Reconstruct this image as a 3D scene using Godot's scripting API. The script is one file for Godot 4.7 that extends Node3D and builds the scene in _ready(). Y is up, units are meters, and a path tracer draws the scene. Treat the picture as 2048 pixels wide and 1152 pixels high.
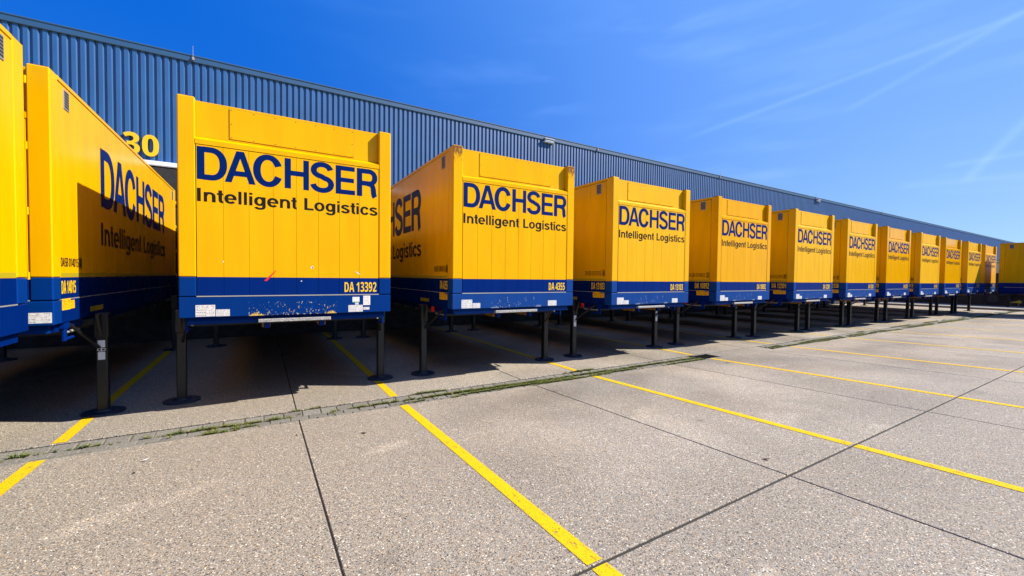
extends Node3D
# A dock yard: yellow swap bodies on legs in front of a blue ribbed warehouse.

const BAY := 3.57
const SLOPE := 0.028
const DRAIN_FRONT := -5.76
const DRAIN_BACK := -6.22
const WALL_Z := -14.4
const TOP := 3.958
const BOT := 1.258
const BLUE := 1.764
const SILVER := 1.52
const LEN := 7.45
const HW := 1.275

var rng := RandomNumberGenerator.new()
var M := {}
var names_used := {}
var bold: SystemFont
var regular: SystemFont

# ---------------------------------------------------------------- helpers
class Geo:
	var v := PackedVector3Array()
	var n := PackedVector3Array()
	var u := PackedVector2Array()
	var u2 := PackedVector2Array()
	var c := PackedColorArray()
	var col := Color.WHITE
	func tri(a: Vector3, b: Vector3, d: Vector3, nn: Vector3, ua := Vector2.ZERO, ub := Vector2.ZERO, ud := Vector2.ZERO) -> void:
		if (d - a).cross(b - a).dot(nn) < 0.0:
			var t := b
			b = d
			d = t
			var t2 := ub
			ub = ud
			ud = t2
		for p: Vector3 in [a, b, d]:
			v.append(p)
			n.append(nn)
			c.append(col)
		for p: Vector2 in [ua, ub, ud]:
			u.append(p)
			u2.append(p)
	func quad(a: Vector3, b: Vector3, d: Vector3, e: Vector3, out: Vector3) -> void:
		var nn := (b - a).cross(e - a)
		if nn.length() < 1e-12:
			nn = (d - b).cross(e - b)
		nn = nn.normalized()
		if nn.dot(out) < 0.0:
			nn = -nn
		tri(a, b, d, nn, Vector2(0, 0), Vector2(1, 0), Vector2(1, 1))
		tri(a, d, e, nn, Vector2(0, 0), Vector2(1, 1), Vector2(0, 1))
	# a box with chamfered edges
	func box(lo: Vector3, hi: Vector3, b := 0.0) -> void:
		var ce := (lo + hi) * 0.5
		if b <= 0.0:
			for ax in 3:
				for s in [-1.0, 1.0]:
					var o := Vector3.ZERO
					o[ax] = s
					var i := (ax + 1) % 3
					var j := (ax + 2) % 3
					var q := []
					for k: Vector2 in [Vector2(0, 0), Vector2(1, 0), Vector2(1, 1), Vector2(0, 1)]:
						var p := Vector3.ZERO
						p[ax] = hi[ax] if s > 0 else lo[ax]
						p[i] = lerpf(lo[i], hi[i], k.x)
						p[j] = lerpf(lo[j], hi[j], k.y)
						q.append(p)
					quad(q[0], q[1], q[2], q[3], o)
			return
		b = minf(b, 0.45 * minf(hi.x - lo.x, minf(hi.y - lo.y, hi.z - lo.z)))
		for ax in 3:
			var i := (ax + 1) % 3
			var j := (ax + 2) % 3
			for s in [-1.0, 1.0]:
				var o := Vector3.ZERO
				o[ax] = s
				var q := []
				for k: Vector2 in [Vector2(0, 0), Vector2(1, 0), Vector2(1, 1), Vector2(0, 1)]:
					var p := Vector3.ZERO
					p[ax] = hi[ax] if s > 0 else lo[ax]
					p[i] = lerpf(lo[i] + b, hi[i] - b, k.x)
					p[j] = lerpf(lo[j] + b, hi[j] - b, k.y)
					q.append(p)
				quad(q[0], q[1], q[2], q[3], o)
			for si in [-1.0, 1.0]:
				for sj in [-1.0, 1.0]:
					var q := []
					for k: Vector2 in [Vector2(0, 0), Vector2(1, 0), Vector2(1, 1), Vector2(0, 1)]:
						var p := Vector3.ZERO
						p[ax] = lo[ax] + b if k.x < 0.5 else hi[ax] - b
						p[i] = (hi[i] if si > 0 else lo[i]) - (si * b if k.y < 0.5 else 0.0)
						p[j] = (hi[j] if sj > 0 else lo[j]) - (sj * b if k.y > 0.5 else 0.0)
						q.append(p)
					var o := Vector3.ZERO
					o[i] = si
					o[j] = sj
					quad(q[0], q[1], q[2], q[3], o)
		for sx in [-1.0, 1.0]:
			for sy in [-1.0, 1.0]:
				for sz in [-1.0, 1.0]:
					var p := Vector3(hi.x if sx > 0 else lo.x, hi.y if sy > 0 else lo.y, hi.z if sz > 0 else lo.z)
					var s := Vector3(sx, sy, sz)
					var a := p - Vector3(0, sy, sz) * b
					var d := p - Vector3(sx, 0, sz) * b
					var e := p - Vector3(sx, sy, 0) * b
					tri(a, d, e, s.normalized())
	# a prism: 2-D outline (convex) swept along the third axis
	func prism(pts: Array, ax: int, from: float, to: float) -> void:
		var i := (ax + 1) % 3
		var j := (ax + 2) % 3
		var mid := Vector2.ZERO
		for p: Vector2 in pts:
			mid += p / pts.size()
		var at := func(p: Vector2, w: float) -> Vector3:
			var r := Vector3.ZERO
			r[ax] = w
			r[i] = p.x
			r[j] = p.y
			return r
		var o := Vector3.ZERO
		o[ax] = 1.0
		for k in pts.size():
			var a: Vector2 = pts[k]
			var b: Vector2 = pts[(k + 1) % pts.size()]
			var out: Vector3 = at.call((a + b) * 0.5 - mid, 0.0)
			quad(at.call(a, from), at.call(b, from), at.call(b, to), at.call(a, to), out)
			tri(at.call(mid, from), at.call(a, from), at.call(b, from), -o)
			tri(at.call(mid, to), at.call(a, to), at.call(b, to), o)
	func tube(a: Vector3, b: Vector3, ra: float, rb: float, sides := 12, caps := true) -> void:
		var d := (b - a).normalized()
		var x := d.cross(Vector3.UP if absf(d.y) < 0.9 else Vector3.RIGHT).normalized()
		var y := d.cross(x)
		for k in sides:
			var t0 := TAU * k / sides
			var t1 := TAU * (k + 1) / sides
			var n0 := x * cos(t0) + y * sin(t0)
			var n1 := x * cos(t1) + y * sin(t1)
			var s := v.size()
			quad(a + n0 * ra, a + n1 * ra, b + n1 * rb, b + n0 * rb, n0 + n1)
			for q in range(s, v.size()):
				var rel := v[q] - a
				n[q] = (rel - d * rel.dot(d)).normalized()
			if caps:
				tri(a, a + n0 * ra, a + n1 * ra, -d)
				tri(b, b + n0 * rb, b + n1 * rb, d)
	func commit(into: ArrayMesh, m: Material) -> void:
		if v.is_empty():
			return
		var arr := []
		arr.resize(Mesh.ARRAY_MAX)
		arr[Mesh.ARRAY_VERTEX] = v
		arr[Mesh.ARRAY_NORMAL] = n
		arr[Mesh.ARRAY_TEX_UV] = u
		arr[Mesh.ARRAY_TEX_UV2] = u2
		arr[Mesh.ARRAY_COLOR] = c
		into.add_surface_from_arrays(Mesh.PRIMITIVE_TRIANGLES, arr)
		into.surface_set_material(into.get_surface_count() - 1, m)

func obj(called: String, geos: Array, parent: Node = null) -> MeshInstance3D:
	# geos: [Geo, material, Geo, material ...]; ONE named mesh
	var am := ArrayMesh.new()
	for k in range(0, geos.size(), 2):
		(geos[k] as Geo).commit(am, geos[k + 1])
	var mi := MeshInstance3D.new()
	mi.mesh = am
	mi.name = called if parent else numbered(called)
	(parent if parent else self).add_child(mi, true)
	return mi

func bx(called: String, lo: Vector3, hi: Vector3, m: Material, parent: Node = null, b := 0.0) -> MeshInstance3D:
	var g := Geo.new()
	g.box(lo, hi, b)
	return obj(called, [g, m], parent)

func numbered(called: String) -> String:
	var k: int = names_used.get(called, 0)
	names_used[called] = k + 1
	return called if k == 0 else "%s_%03d" % [called, k]

func tag(o: Node, label: String, category: String, group := "") -> Node:
	o.set_meta("label", label)
	o.set_meta("category", category)
	if group:
		o.set_meta("group", group)
	return o

func thing(called: String, label: String, category: String, at := Vector3.ZERO, group := "") -> Node3D:
	var o := Node3D.new()
	o.name = numbered(called)
	add_child(o)
	o.position = at
	tag(o, label, category, group)
	return o

func structure(o: Node) -> Node:
	o.set_meta("kind", "structure")
	return o

func base(called: String) -> Node3D:
	var o := Node3D.new()
	o.name = numbered(called)
	add_child(o)
	structure(o)
	return o

func gy(z: float) -> float:   # height of the yard: it falls to the drain from both the camera's side
	if z <= DRAIN_FRONT:
		return 0.0
	return (z - DRAIN_FRONT) * SLOPE

# ---------------------------------------------------------------- materials
func noise_tex(freq: float, lo: float, hi: float, sd: int, octaves := 4, normal := 0.0, size := 512) -> NoiseTexture2D:
	var t := NoiseTexture2D.new()
	var f := FastNoiseLite.new()
	f.seed = sd
	f.frequency = freq
	f.fractal_octaves = octaves
	t.noise = f
	t.seamless = true
	t.width = size
	t.height = size
	if normal > 0.0:
		t.as_normal_map = true
		t.bump_strength = normal
	else:
		var gr := Gradient.new()
		gr.set_color(0, Color(lo, lo, lo))
		gr.set_color(1, Color(hi, hi, hi))
		t.color_ramp = gr
	return t

func mat(called: String, lin: Color, rough := 0.6, metal := 0.0) -> StandardMaterial3D:
	var m := StandardMaterial3D.new()
	m.resource_name = called
	m.albedo_color = lin.linear_to_srgb()
	m.roughness = rough
	m.metallic = metal
	M[called] = m
	return m

func paint(called: String, lin: Color, rough: float, grime: Texture2D, wave: Texture2D, wave_k: float, scale := 0.4) -> StandardMaterial3D:
	var m := mat(called, lin, rough)
	m.uv1_triplanar = true
	m.uv1_world_triplanar = true
	m.uv1_scale = Vector3.ONE * scale
	m.albedo_texture = grime
	if wave:
		m.normal_enabled = true
		m.normal_texture = wave
		m.normal_scale = wave_k
	return m

func make_concrete_images() -> Array:
	var n := 1024
	var im := Image.create(n, n, false, Image.FORMAT_RGB8)
	var hm := Image.create(n, n, false, Image.FORMAT_RGB8)
	var f := FastNoiseLite.new()
	f.seed = 5
	f.frequency = 0.02
	im.fill(Color(0.60, 0.57, 0.53))
	hm.fill(Color(0.5, 0.5, 0.5))
	var tones := [Color(0.74, 0.70, 0.63), Color(0.68, 0.62, 0.54), Color(0.62, 0.60, 0.58), Color(0.42, 0.40, 0.39), Color(0.86, 0.83, 0.79), Color(0.67, 0.54, 0.41), Color(0.50, 0.49, 0.50), Color(0.76, 0.65, 0.52), Color(0.22, 0.22, 0.24), Color(0.78, 0.75, 0.70)]
	for k in 62000:
		var cx := rng.randi_range(0, n - 1)
		var cy := rng.randi_range(0, n - 1)
		var r := rng.randf_range(1.0, 2.2) if rng.randf() < 0.8 else rng.randf_range(2.2, 4.2)
		var sq := rng.randf_range(0.65, 1.0)
		var an := rng.randf() * PI
		var ca := cos(an)
		var sa := sin(an)
		var t: Color = tones[rng.randi_range(0, 9)]
		t = t * rng.randf_range(0.5, 1.24)
		var h := rng.randf_range(0.55, 1.0)
		var q := int(ceil(r))
		for y in range(-q, q + 1):
			for x in range(-q, q + 1):
				var xx := x * ca + y * sa
				var yy := (-x * sa + y * ca) / sq
				var dd := (xx * xx + yy * yy) / (r * r)
				if dd <= 1.0:
					im.set_pixel(posmod(cx + x, n), posmod(cy + y, n), t)
					hm.set_pixel(posmod(cx + x, n), posmod(cy + y, n), Color.WHITE * (0.5 + 0.5 * h * (1.0 - dd * 0.7)))
	hm.bump_map_to_normal_map(1.6)
	return [ImageTexture.create_from_image(im), ImageTexture.create_from_image(hm)]

func soft_blob(buf: PackedFloat32Array, n: int, cx: float, cy: float, rx: float, ry: float, an: float, k: float, f: FastNoiseLite) -> void:
	var q := int(maxf(rx, ry)) + 2
	for y in range(-q, q + 1):
		for x in range(-q, q + 1):
			var xx := (x * cos(an) + y * sin(an)) / rx
			var yy := (-x * sin(an) + y * cos(an)) / ry
			var d := xx * xx + yy * yy
			if d < 1.0:
				var w := (1.0 - d) * clampf(0.6 + 1.4 * f.get_noise_2d(cx + x, cy + y), 0.0, 1.2)
				var i := posmod(int(cy) + y, n) * n + posmod(int(cx) + x, n)
				buf[i] += k * w

func make_macro() -> Texture2D:
	# stains and wear of the slabs over 24 m x 24 m
	var n := 768
	var px := n / 24.0
	var f := FastNoiseLite.new()
	f.seed = 11
	f.frequency = 0.012
	f.fractal_octaves = 5
	var buf := PackedFloat32Array()
	buf.resize(n * n)
	for y in n:
		var by := smoothstep(0.0, 120.0, minf(y, n - 1 - y))
		for x in n:
			var bb := by * smoothstep(0.0, 120.0, minf(x, n - 1 - x))
			buf[y * n + x] = 0.80 + 0.42 * bb * f.get_noise_2d(x, y)
	var f2 := FastNoiseLite.new()
	f2.seed = 12
	f2.frequency = 0.05
	f2.fractal_octaves = 4
	var at := func(x: float, z: float) -> Vector2:
		return Vector2(x, z) * px
	for s: Array in [[1.15, -4.35, 0.36, 0.12, 0.5], [-0.5, -4.3, 0.34, 0.10, 0.36], [2.3, -1.2, 0.35, 0.1, 0.5], [4.3, -3.7, 0.5, 0.2, 0.4], [3.4, -0.5, 0.35, 0.12, 0.6], [5.8, -2.8, 0.7, 0.25, 0.3], [-0.9, -4.1, 0.5, 0.16, 0.35]]:
		var p: Vector2 = at.call(s[0], s[1])
		soft_blob(buf, n, posmod(int(p.x), n), posmod(int(p.y), n), s[2] * px, s[3] * px, -0.2 - 0.35 * fposmod(s[0] * 3.7, 1.0), s[4], f2)
	for k in 30:
		soft_blob(buf, n, rng.randf() * n, rng.randf() * n, rng.randf_range(0.1, 0.5) * px, rng.randf_range(0.06, 0.18) * px, rng.randf() * PI, rng.randf_range(0.15, 0.4), f2)
	for k in 110:
		soft_blob(buf, n, rng.randf() * n, rng.randf() * n, rng.randf_range(0.04, 0.35) * px, rng.randf_range(0.04, 0.2) * px, rng.randf() * PI, -rng.randf_range(0.05, 0.24), f2)
	for k in 34:   # oil drips
		soft_blob(buf, n, rng.randf() * n, rng.randf() * n, rng.randf_range(0.03, 0.08) * px, rng.randf_range(0.03, 0.05) * px, rng.randf() * PI, -0.55, f2)
	var im := Image.create(n, n, false, Image.FORMAT_RGB8)
	for y in n:
		for x in n:
			var w := clampf(buf[y * n + x], 0.2, 1.0)
			var warm := f.get_noise_2d(x + 900, y) * 0.035 * smoothstep(0.0, 120.0, minf(minf(x, n - 1 - x), minf(y, n - 1 - y)))
			im.set_pixel(x, y, Color(minf(1.0, w + warm), w, maxf(0.0, w - warm)).linear_to_srgb())
	return ImageTexture.create_from_image(im)

func worn_image(w: int, h: int, col: Color, holes: int, sd: int) -> ImageTexture:
	rng.seed = sd
	var im := Image.create(w, h, false, Image.FORMAT_RGBA8)
	im.fill(col)
	for k in holes:
		var cx := rng.randi_range(0, w - 1)
		var cy := rng.randi_range(0, h - 1)
		if rng.randf() < 0.5:
			cx = rng.randi_range(0, 3) if rng.randf() < 0.5 else w - 1 - rng.randi_range(0, 3)
		var r := rng.randf_range(0.5, 1.7)
		for y in range(-2, 3):
			for x in range(-2, 3):
				if x * x + y * y <= r * r and cx + x >= 0 and cx + x < w:
					im.set_pixel(cx + x, posmod(cy + y, h), Color(col.r, col.g, col.b, 0.0))
	var f := FastNoiseLite.new()
	f.seed = sd
	f.frequency = 0.02
	for y in h:
		var edge := smoothstep(0.0, 60.0, minf(y, h - 1 - y))
		for x in w:
			if rng.randf() < 1.6 * edge * (f.get_noise_2d(x * 1.5, y * 0.7) - 0.28):
				im.set_pixel(x, y, Color(col.r, col.g, col.b, 0.0))
	for k in holes * 2:
		var x := rng.randi_range(0, w - 1)
		var y := rng.randi_range(0, h - 1)
		var p := im.get_pixel(x, y)
		var q := rng.randf_range(0.86, 1.04)
		im.set_pixel(x, y, Color(p.r * q, p.g * q, p.b * q, p.a))
	return ImageTexture.create_from_image(im)

func scrape_image(w: int, h: int, sd: int, amount: int, cols: Array, low: float) -> ImageTexture:
	# chipped and scratched paint: vertical nicks, more of them towards the lower edge
	rng.seed = sd
	var im := Image.create(w, h, false, Image.FORMAT_RGBA8)
	im.fill(Color(0.5, 0.5, 0.3, 0.0))
	for k in amount:
		var cx := int(rng.randf() * w)
		var cy := int(h * (1.0 - pow(rng.randf(), low)))
		var l := int(rng.randf_range(1.0, 2.0) if rng.randf() < 0.7 else rng.randf_range(3.0, h * 0.2))
		var c: Color = cols[rng.randi_range(0, cols.size() - 1)]
		c = c * rng.randf_range(0.8, 1.1)
		c.a = 1.0
		for y in range(l):
			for x in range(1 if rng.randf() < 0.75 else 3):
				if cy + y < h and cx + x < w:
					im.set_pixel(cx + x, cy + y, c)
	for s: Array in [[0.09, 0.16], [0.94, 0.13]]:   # two bare patches at the lower edge
		for x in int(w * s[1]):
			var hh := int(h * 0.24 * rng.randf() * sin(PI * x / (w * s[1]))) + 1
			for y in hh:
				var xx := clampi(int((s[0] - s[1] * 0.5) * w) + x, 0, w - 1)
				var c: Color = cols[0] * rng.randf_range(0.8, 1.1)
				c.a = 1.0
				im.set_pixel(xx, h - 1 - y, c)
	return ImageTexture.create_from_image(im)

func label_image(w: int, h: int, bg: Color, ink: Color, sd: int, green := false) -> ImageTexture:
	rng.seed = sd
	var im := Image.create(w, h, false, Image.FORMAT_RGB8)
	im.fill(bg)
	var y := 6
	while y < h - 8:
		var hh := 3 if rng.randf() < 0.7 else 5
		var x := 5
		while x < w - 10:
			var l := rng.randi_range(4, 14)
			if rng.randf() < 0.72:
				im.fill_rect(Rect2i(x, y, mini(l, w - 6 - x), hh), ink.lerp(bg, rng.randf_range(0.1, 0.6)))
			x += l + 3
		y += hh + rng.randi_range(4, 9)
	if green:
		im.fill_rect(Rect2i(0, h - 8, w, 5), Color(0.35, 0.65, 0.2))
	return ImageTexture.create_from_image(im)

func rust_image() -> ImageTexture:
	var im := Image.create(48, 128, false, Image.FORMAT_RGBA8)
	var f := FastNoiseLite.new()
	f.seed = 90
	f.frequency = 0.06
	for y in 128:
		for x in 48:
			var a := clampf(0.75 - y / 70.0 + 0.7 * f.get_noise_2d(x * 1.5, y * 0.5) + 0.25 * f.get_noise_2d(x * 6.0, y * 0.8), 0.0, 0.8)
			im.set_pixel(x, y, Color(0.42, 0.22, 0.08, a))
	return ImageTexture.create_from_image(im)

func tex_mat(called: String, t: Texture2D, rough := 0.6, cut := false) -> StandardMaterial3D:
	var m := mat(called, Color.WHITE, rough)
	m.albedo_texture = t
	if cut:
		m.transparency = BaseMaterial3D.TRANSPARENCY_ALPHA_SCISSOR
		m.alpha_scissor_threshold = 0.5
	return m

func make_materials() -> void:
	var grime := noise_tex(0.008, 0.94, 1.0, 21, 5)
	var wave := noise_tex(0.006, 0, 1, 22, 2, 3.0)
	var rough_t := noise_tex(0.01, 0.75, 1.0, 23, 4)
	for p: Array in [["yellow", Color(0.74, 0.39, 0.0003), 0.27], ["side_yellow", Color(0.71, 0.385, 0.0003), 0.22], ["yellow_faded", Color(0.74, 0.40, 0.006), 0.42], ["yellow_deep", Color(0.72, 0.35, 0.0003), 0.2], ["blue", Color(0.0002, 0.0175, 0.150), 0.3], ["sill_blue", Color(0.0004, 0.028, 0.175), 0.4], ["worn_sill_blue", Color(0.006, 0.048, 0.225), 0.5], ["side_blue", Color(0.0003, 0.014, 0.12), 0.25]]:
		var m := paint(p[0], p[1], p[2], grime, wave, 0.10)
		m.roughness_texture = rough_t
		m.uv1_scale = Vector3(0.7, 0.14, 0.7)
		m.roughness = p[2] / 0.85
		m.metallic_specular = 0.17 if String(p[0]).ends_with("blue") else 0.25
	paint("cladding", Color(0.003, 0.085, 0.28), 0.5, noise_tex(0.01, 0.88, 1.0, 24, 4), null, 0.0, 0.15)
	M.cladding.metallic_specular = 0.7
	paint("coping", Color(0.02, 0.085, 0.20), 0.5, grime, null, 0.0, 0.3)
	mat("navy", Color(0.0005, 0.0135, 0.105), 0.45)
	M.navy.metallic_specular = 0.15
	mat("ink", Color(0.014, 0.013, 0.011), 0.4)
	M.ink.metallic_specular = 0.2
	mat("number_yellow", Color(0.70, 0.46, 0.004), 0.4)
	mat("seam", Color(0.05, 0.028, 0.004), 0.8)
	mat("aluminium", Color(0.42, 0.42, 0.42), 0.45, 0.5)
	paint("steel", Color(0.55, 0.55, 0.54), 0.5, noise_tex(0.03, 0.45, 1.0, 27, 5), null, 0.0, 2.0)
	paint("black", Color(0.008, 0.008, 0.0085), 0.45, noise_tex(0.02, 0.7, 1.0, 28, 4), null, 0.0, 1.0)
	mat("foot", Color(0.012, 0.022, 0.05), 0.5)
	mat("brass", Color(0.07, 0.04, 0.012), 0.5, 0.3)
	paint("rail_yellow", Color(0.55, 0.25, 0.005), 0.5, noise_tex(0.02, 0.6, 1.0, 29, 4), null, 0.0, 1.0)
	mat("red", Color(0.65, 0.015, 0.015), 0.3)
	mat("vent_grey", Color(0.22, 0.22, 0.23), 0.5, 0.2)
	mat("fitting", Color(0.22, 0.32, 0.45), 0.5)
	mat("white", Color(0.68, 0.69, 0.70), 0.45)
	mat("tape", Color(0.36, 0.29, 0.01), 0.35)
	paint("charcoal", Color(0.022, 0.023, 0.027), 0.7, noise_tex(0.02, 0.6, 1.0, 30, 4), null, 0.0, 0.5)
	paint("base_wall", Color(0.045, 0.046, 0.05), 0.8, noise_tex(0.02, 0.6, 1.0, 31, 4), null, 0.0, 0.3)
	mat("rubber", Color(0.012, 0.012, 0.012), 0.85)
	mat("underside", Color(0.02, 0.02, 0.022), 0.8)
	mat("rust", Color(0.16, 0.055, 0.02), 0.9)
	var ci := make_concrete_images()
	var co := mat("concrete", Color(0.97, 0.975, 0.935), 0.85)
	co.albedo_texture = ci[0]
	co.normal_enabled = true
	co.normal_texture = ci[1]
	co.normal_scale = 0.8
	co.vertex_color_use_as_albedo = true
	co.detail_enabled = true
	co.detail_blend_mode = BaseMaterial3D.BLEND_MODE_MUL
	co.detail_uv_layer = BaseMaterial3D.DETAIL_UV_2
	co.detail_albedo = make_macro()
	mat("joint", Color(0.028, 0.026, 0.023), 0.95)
	paint("asphalt", Color(0.25, 0.24, 0.225), 0.9, noise_tex(0.05, 0.75, 1.0, 32, 5), null, 0.0, 0.4)
	var pv := mat("paver", Color(0.29, 0.275, 0.24), 0.9)
	pv.albedo_texture = noise_tex(0.03, 0.6, 1.0, 33, 5)
	pv.uv1_triplanar = true
	pv.uv1_world_triplanar = true
	pv.uv1_scale = Vector3.ONE * 2.3
	pv.vertex_color_use_as_albedo = true
	var dirt := mat("channel_bed", Color(0.10, 0.095, 0.055), 0.95)
	dirt.vertex_color_use_as_albedo = true
	var ln := tex_mat("line_paint", worn_image(64, 1024, Color(0.62, 0.395, 0.006).linear_to_srgb(), 1100, 41), 0.8, true)
	ln.metallic_specular = 0.25
	var lf := mat("leaf_green", Color(0.10, 0.135, 0.02), 0.6)
	lf.vertex_color_use_as_albedo = true
	lf.backlight_enabled = true
	lf.backlight = Color(0.3, 0.4, 0.1)
	mat("dry_leaf", Color(0.30, 0.14, 0.05), 0.7)
	mat("dark_leaf", Color(0.05, 0.03, 0.02), 0.7)
	tex_mat("document", label_image(128, 80, Color(0.80, 0.80, 0.80), Color(0.3, 0.3, 0.32), 51), 0.5)
	tex_mat("document_tall", label_image(64, 96, Color(0.84, 0.84, 0.83), Color(0.5, 0.3, 0.3), 52), 0.5)
	tex_mat("document_green", label_image(80, 64, Color(0.86, 0.86, 0.86), Color(0.4, 0.45, 0.4), 53, true), 0.5)
	tex_mat("document_yellow", label_image(128, 64, Color(0.90, 0.68, 0.02), Color(0.25, 0.18, 0.02), 54), 0.5)
	var rs := tex_mat("rust_stain", rust_image(), 0.8)
	rs.transparency = BaseMaterial3D.TRANSPARENCY_ALPHA
	tex_mat("scrape", scrape_image(256, 40, 61, 190, [Color(0.80, 0.66, 0.28), Color(0.62, 0.66, 0.66), Color(0.75, 0.72, 0.6)], 2.2), 0.8, true)
	tex_mat("scrape_light", scrape_image(256, 40, 62, 90, [Color(0.42, 0.52, 0.66), Color(0.62, 0.66, 0.70), Color(0.6, 0.6, 0.5)], 2.0), 0.8, true)

# ---------------------------------------------------------------- lettering
# Letters of unit height built as ribbons; each piece is a strip along a centre line, with a slightly thinner horizontal pen.
func ribbon(g: Geo, pts: Array, hx: float, hy: float, xf: Transform3D, lift: float) -> void:
	for k in range(pts.size() - 1):
		var q := []
		for e in 2:
			var i := k + e
			var a: Vector2 = pts[maxi(i - 1, 0)]
			var b: Vector2 = pts[mini(i + 1, pts.size() - 1)]
			var t := (b - a).normalized()
			var nn := Vector2(-t.y * hx, t.x * hy)
			q.append((pts[i] as Vector2) + nn)
			q.append((pts[i] as Vector2) - nn)
		flat(g, [q[0], q[1], q[3], q[2]], xf, lift)

func flat(g: Geo, q: Array, xf: Transform3D, lift: float) -> void:
	var p := []
	for k: Vector2 in q:
		p.append(xf * Vector3(k.x, k.y, lift))
	g.quad(p[0], p[1], p[2], p[3], xf.basis.z)

func arc(cx: float, cy: float, rx: float, ry: float, a0: float, a1: float, n := 20, e := 1.0) -> Array:
	var r := []
	for k in n + 1:
		var a := deg_to_rad(lerpf(a0, a1, float(k) / n))
		r.append(Vector2(cx + rx * signf(cos(a)) * pow(absf(cos(a)), e), cy + ry * signf(sin(a)) * pow(absf(sin(a)), e)))
	return r

func glyph(g: Geo, ch: String, xf: Transform3D) -> void:
	# unit box: x 0..1, y 0..1, stretched by xf
	match ch:
		"D":
			flat(g, [Vector2(0, 0), Vector2(0.252, 0), Vector2(0.252, 1), Vector2(0, 1)], xf, 0.0)
			var r := [Vector2(0.2, 0.922), Vector2(0.42, 0.922)]
			r.append_array(arc(0.46, 0.5, 0.425, 0.422, 88, -88, 26, 0.9))
			r.append_array([Vector2(0.42, 0.078), Vector2(0.2, 0.078)])
			ribbon(g, r, 0.126, 0.085, xf, 0.0004)
		"A":
			flat(g, [Vector2(0, 0), Vector2(0.215, 0), Vector2(0.53, 0.86), Vector2(0.375, 1)], xf, 0.0)
			flat(g, [Vector2(1, 0), Vector2(0.785, 0), Vector2(0.47, 0.86), Vector2(0.625, 1)], xf, 0.0004)
			flat(g, [Vector2(0.375, 1), Vector2(0.625, 1), Vector2(0.55, 0.8), Vector2(0.45, 0.8)], xf, 0.0008)
			flat(g, [Vector2(0.2, 0.215), Vector2(0.8, 0.215), Vector2(0.74, 0.375), Vector2(0.26, 0.375)], xf, 0.0012)
		"C":
			ribbon(g, arc(0.5, 0.5, 0.385, 0.44, 22, 338, 40, 0.95), 0.128, 0.088, xf, 0.0)
		"H":
			flat(g, [Vector2(0, 0), Vector2(0.252, 0), Vector2(0.252, 1), Vector2(0, 1)], xf, 0.0)
			flat(g, [Vector2(0.765, 0), Vector2(1, 0), Vector2(1, 1), Vector2(0.765, 1)], xf, 0.0)
			flat(g, [Vector2(0.235, 0.44), Vector2(0.765, 0.44), Vector2(0.765, 0.605), Vector2(0.235, 0.605)], xf, 0.0)
		"S":
			var r := arc(0.5, 0.73, 0.355, 0.215, 10, 180, 16, 0.95)
			r.append_array(arc(0.5, 0.73, 0.355, 0.19, 186, 262, 8, 0.95))
			r.append_array([Vector2(0.5, 0.52), Vector2(0.56, 0.50)])
			r.append_array(arc(0.5, 0.28, 0.385, 0.205, 76, 0, 8, 0.95))
			r.append_array(arc(0.5, 0.28, 0.385, 0.225, -6, -172, 16, 0.95))
			ribbon(g, r, 0.13, 0.087, xf, 0.0)
		"E":
			flat(g, [Vector2(0, 0), Vector2(0.27, 0), Vector2(0.27, 1), Vector2(0, 1)], xf, 0.0)
			flat(g, [Vector2(0.27, 0), Vector2(1, 0), Vector2(1, 0.162), Vector2(0.27, 0.162)], xf, 0.0)
			flat(g, [Vector2(0.27, 0.43), Vector2(0.94, 0.43), Vector2(0.94, 0.585), Vector2(0.27, 0.585)], xf, 0.0)
			flat(g, [Vector2(0.27, 0.838), Vector2(0.98, 0.838), Vector2(0.98, 1), Vector2(0.27, 1)], xf, 0.0)
		"R":
			flat(g, [Vector2(0, 0), Vector2(0.252, 0), Vector2(0.252, 1), Vector2(0, 1)], xf, 0.0)
			var r := [Vector2(0.2, 0.92), Vector2(0.55, 0.92)]
			r.append_array(arc(0.57, 0.7, 0.285, 0.22, 88, -88, 18, 0.92))
			r.append_array([Vector2(0.55, 0.48), Vector2(0.2, 0.48)])
			ribbon(g, r, 0.126, 0.085, xf, 0.0004)
			ribbon(g, [Vector2(0.5, 0.47), Vector2(0.66, 0.45), Vector2(0.755, 0.38), Vector2(0.79, 0.27), Vector2(0.80, 0.14), Vector2(0.83, 0.05), Vector2(0.87, 0.0)], 0.126, 0.085, xf, 0.0008)

func big_name(w: float, h: float, xf: Transform3D) -> Geo:
	# the firm's name in a box of w x h metres; letter boxes measured on the photograph
	var g := Geo.new()
	var at := {"D": [-1.085, -0.781], "A": [-0.803, -0.472], "C": [-0.495, -0.166], "H": [-0.139, 0.155], "S": [0.172, 0.472], "E": [0.498, 0.760], "R": [0.785, 1.082]}
	for ch: String in at:
		var x0: float = (at[ch][0] + 1.085) / 2.167 * w
		var x1: float = (at[ch][1] + 1.085) / 2.167 * w
		glyph(g, ch, xf * Transform3D(Basis(Vector3(x1 - x0, 0, 0), Vector3(0, h, 0), Vector3(0, 0, 1)), Vector3(x0, 0, 0)))
	return g

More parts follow.
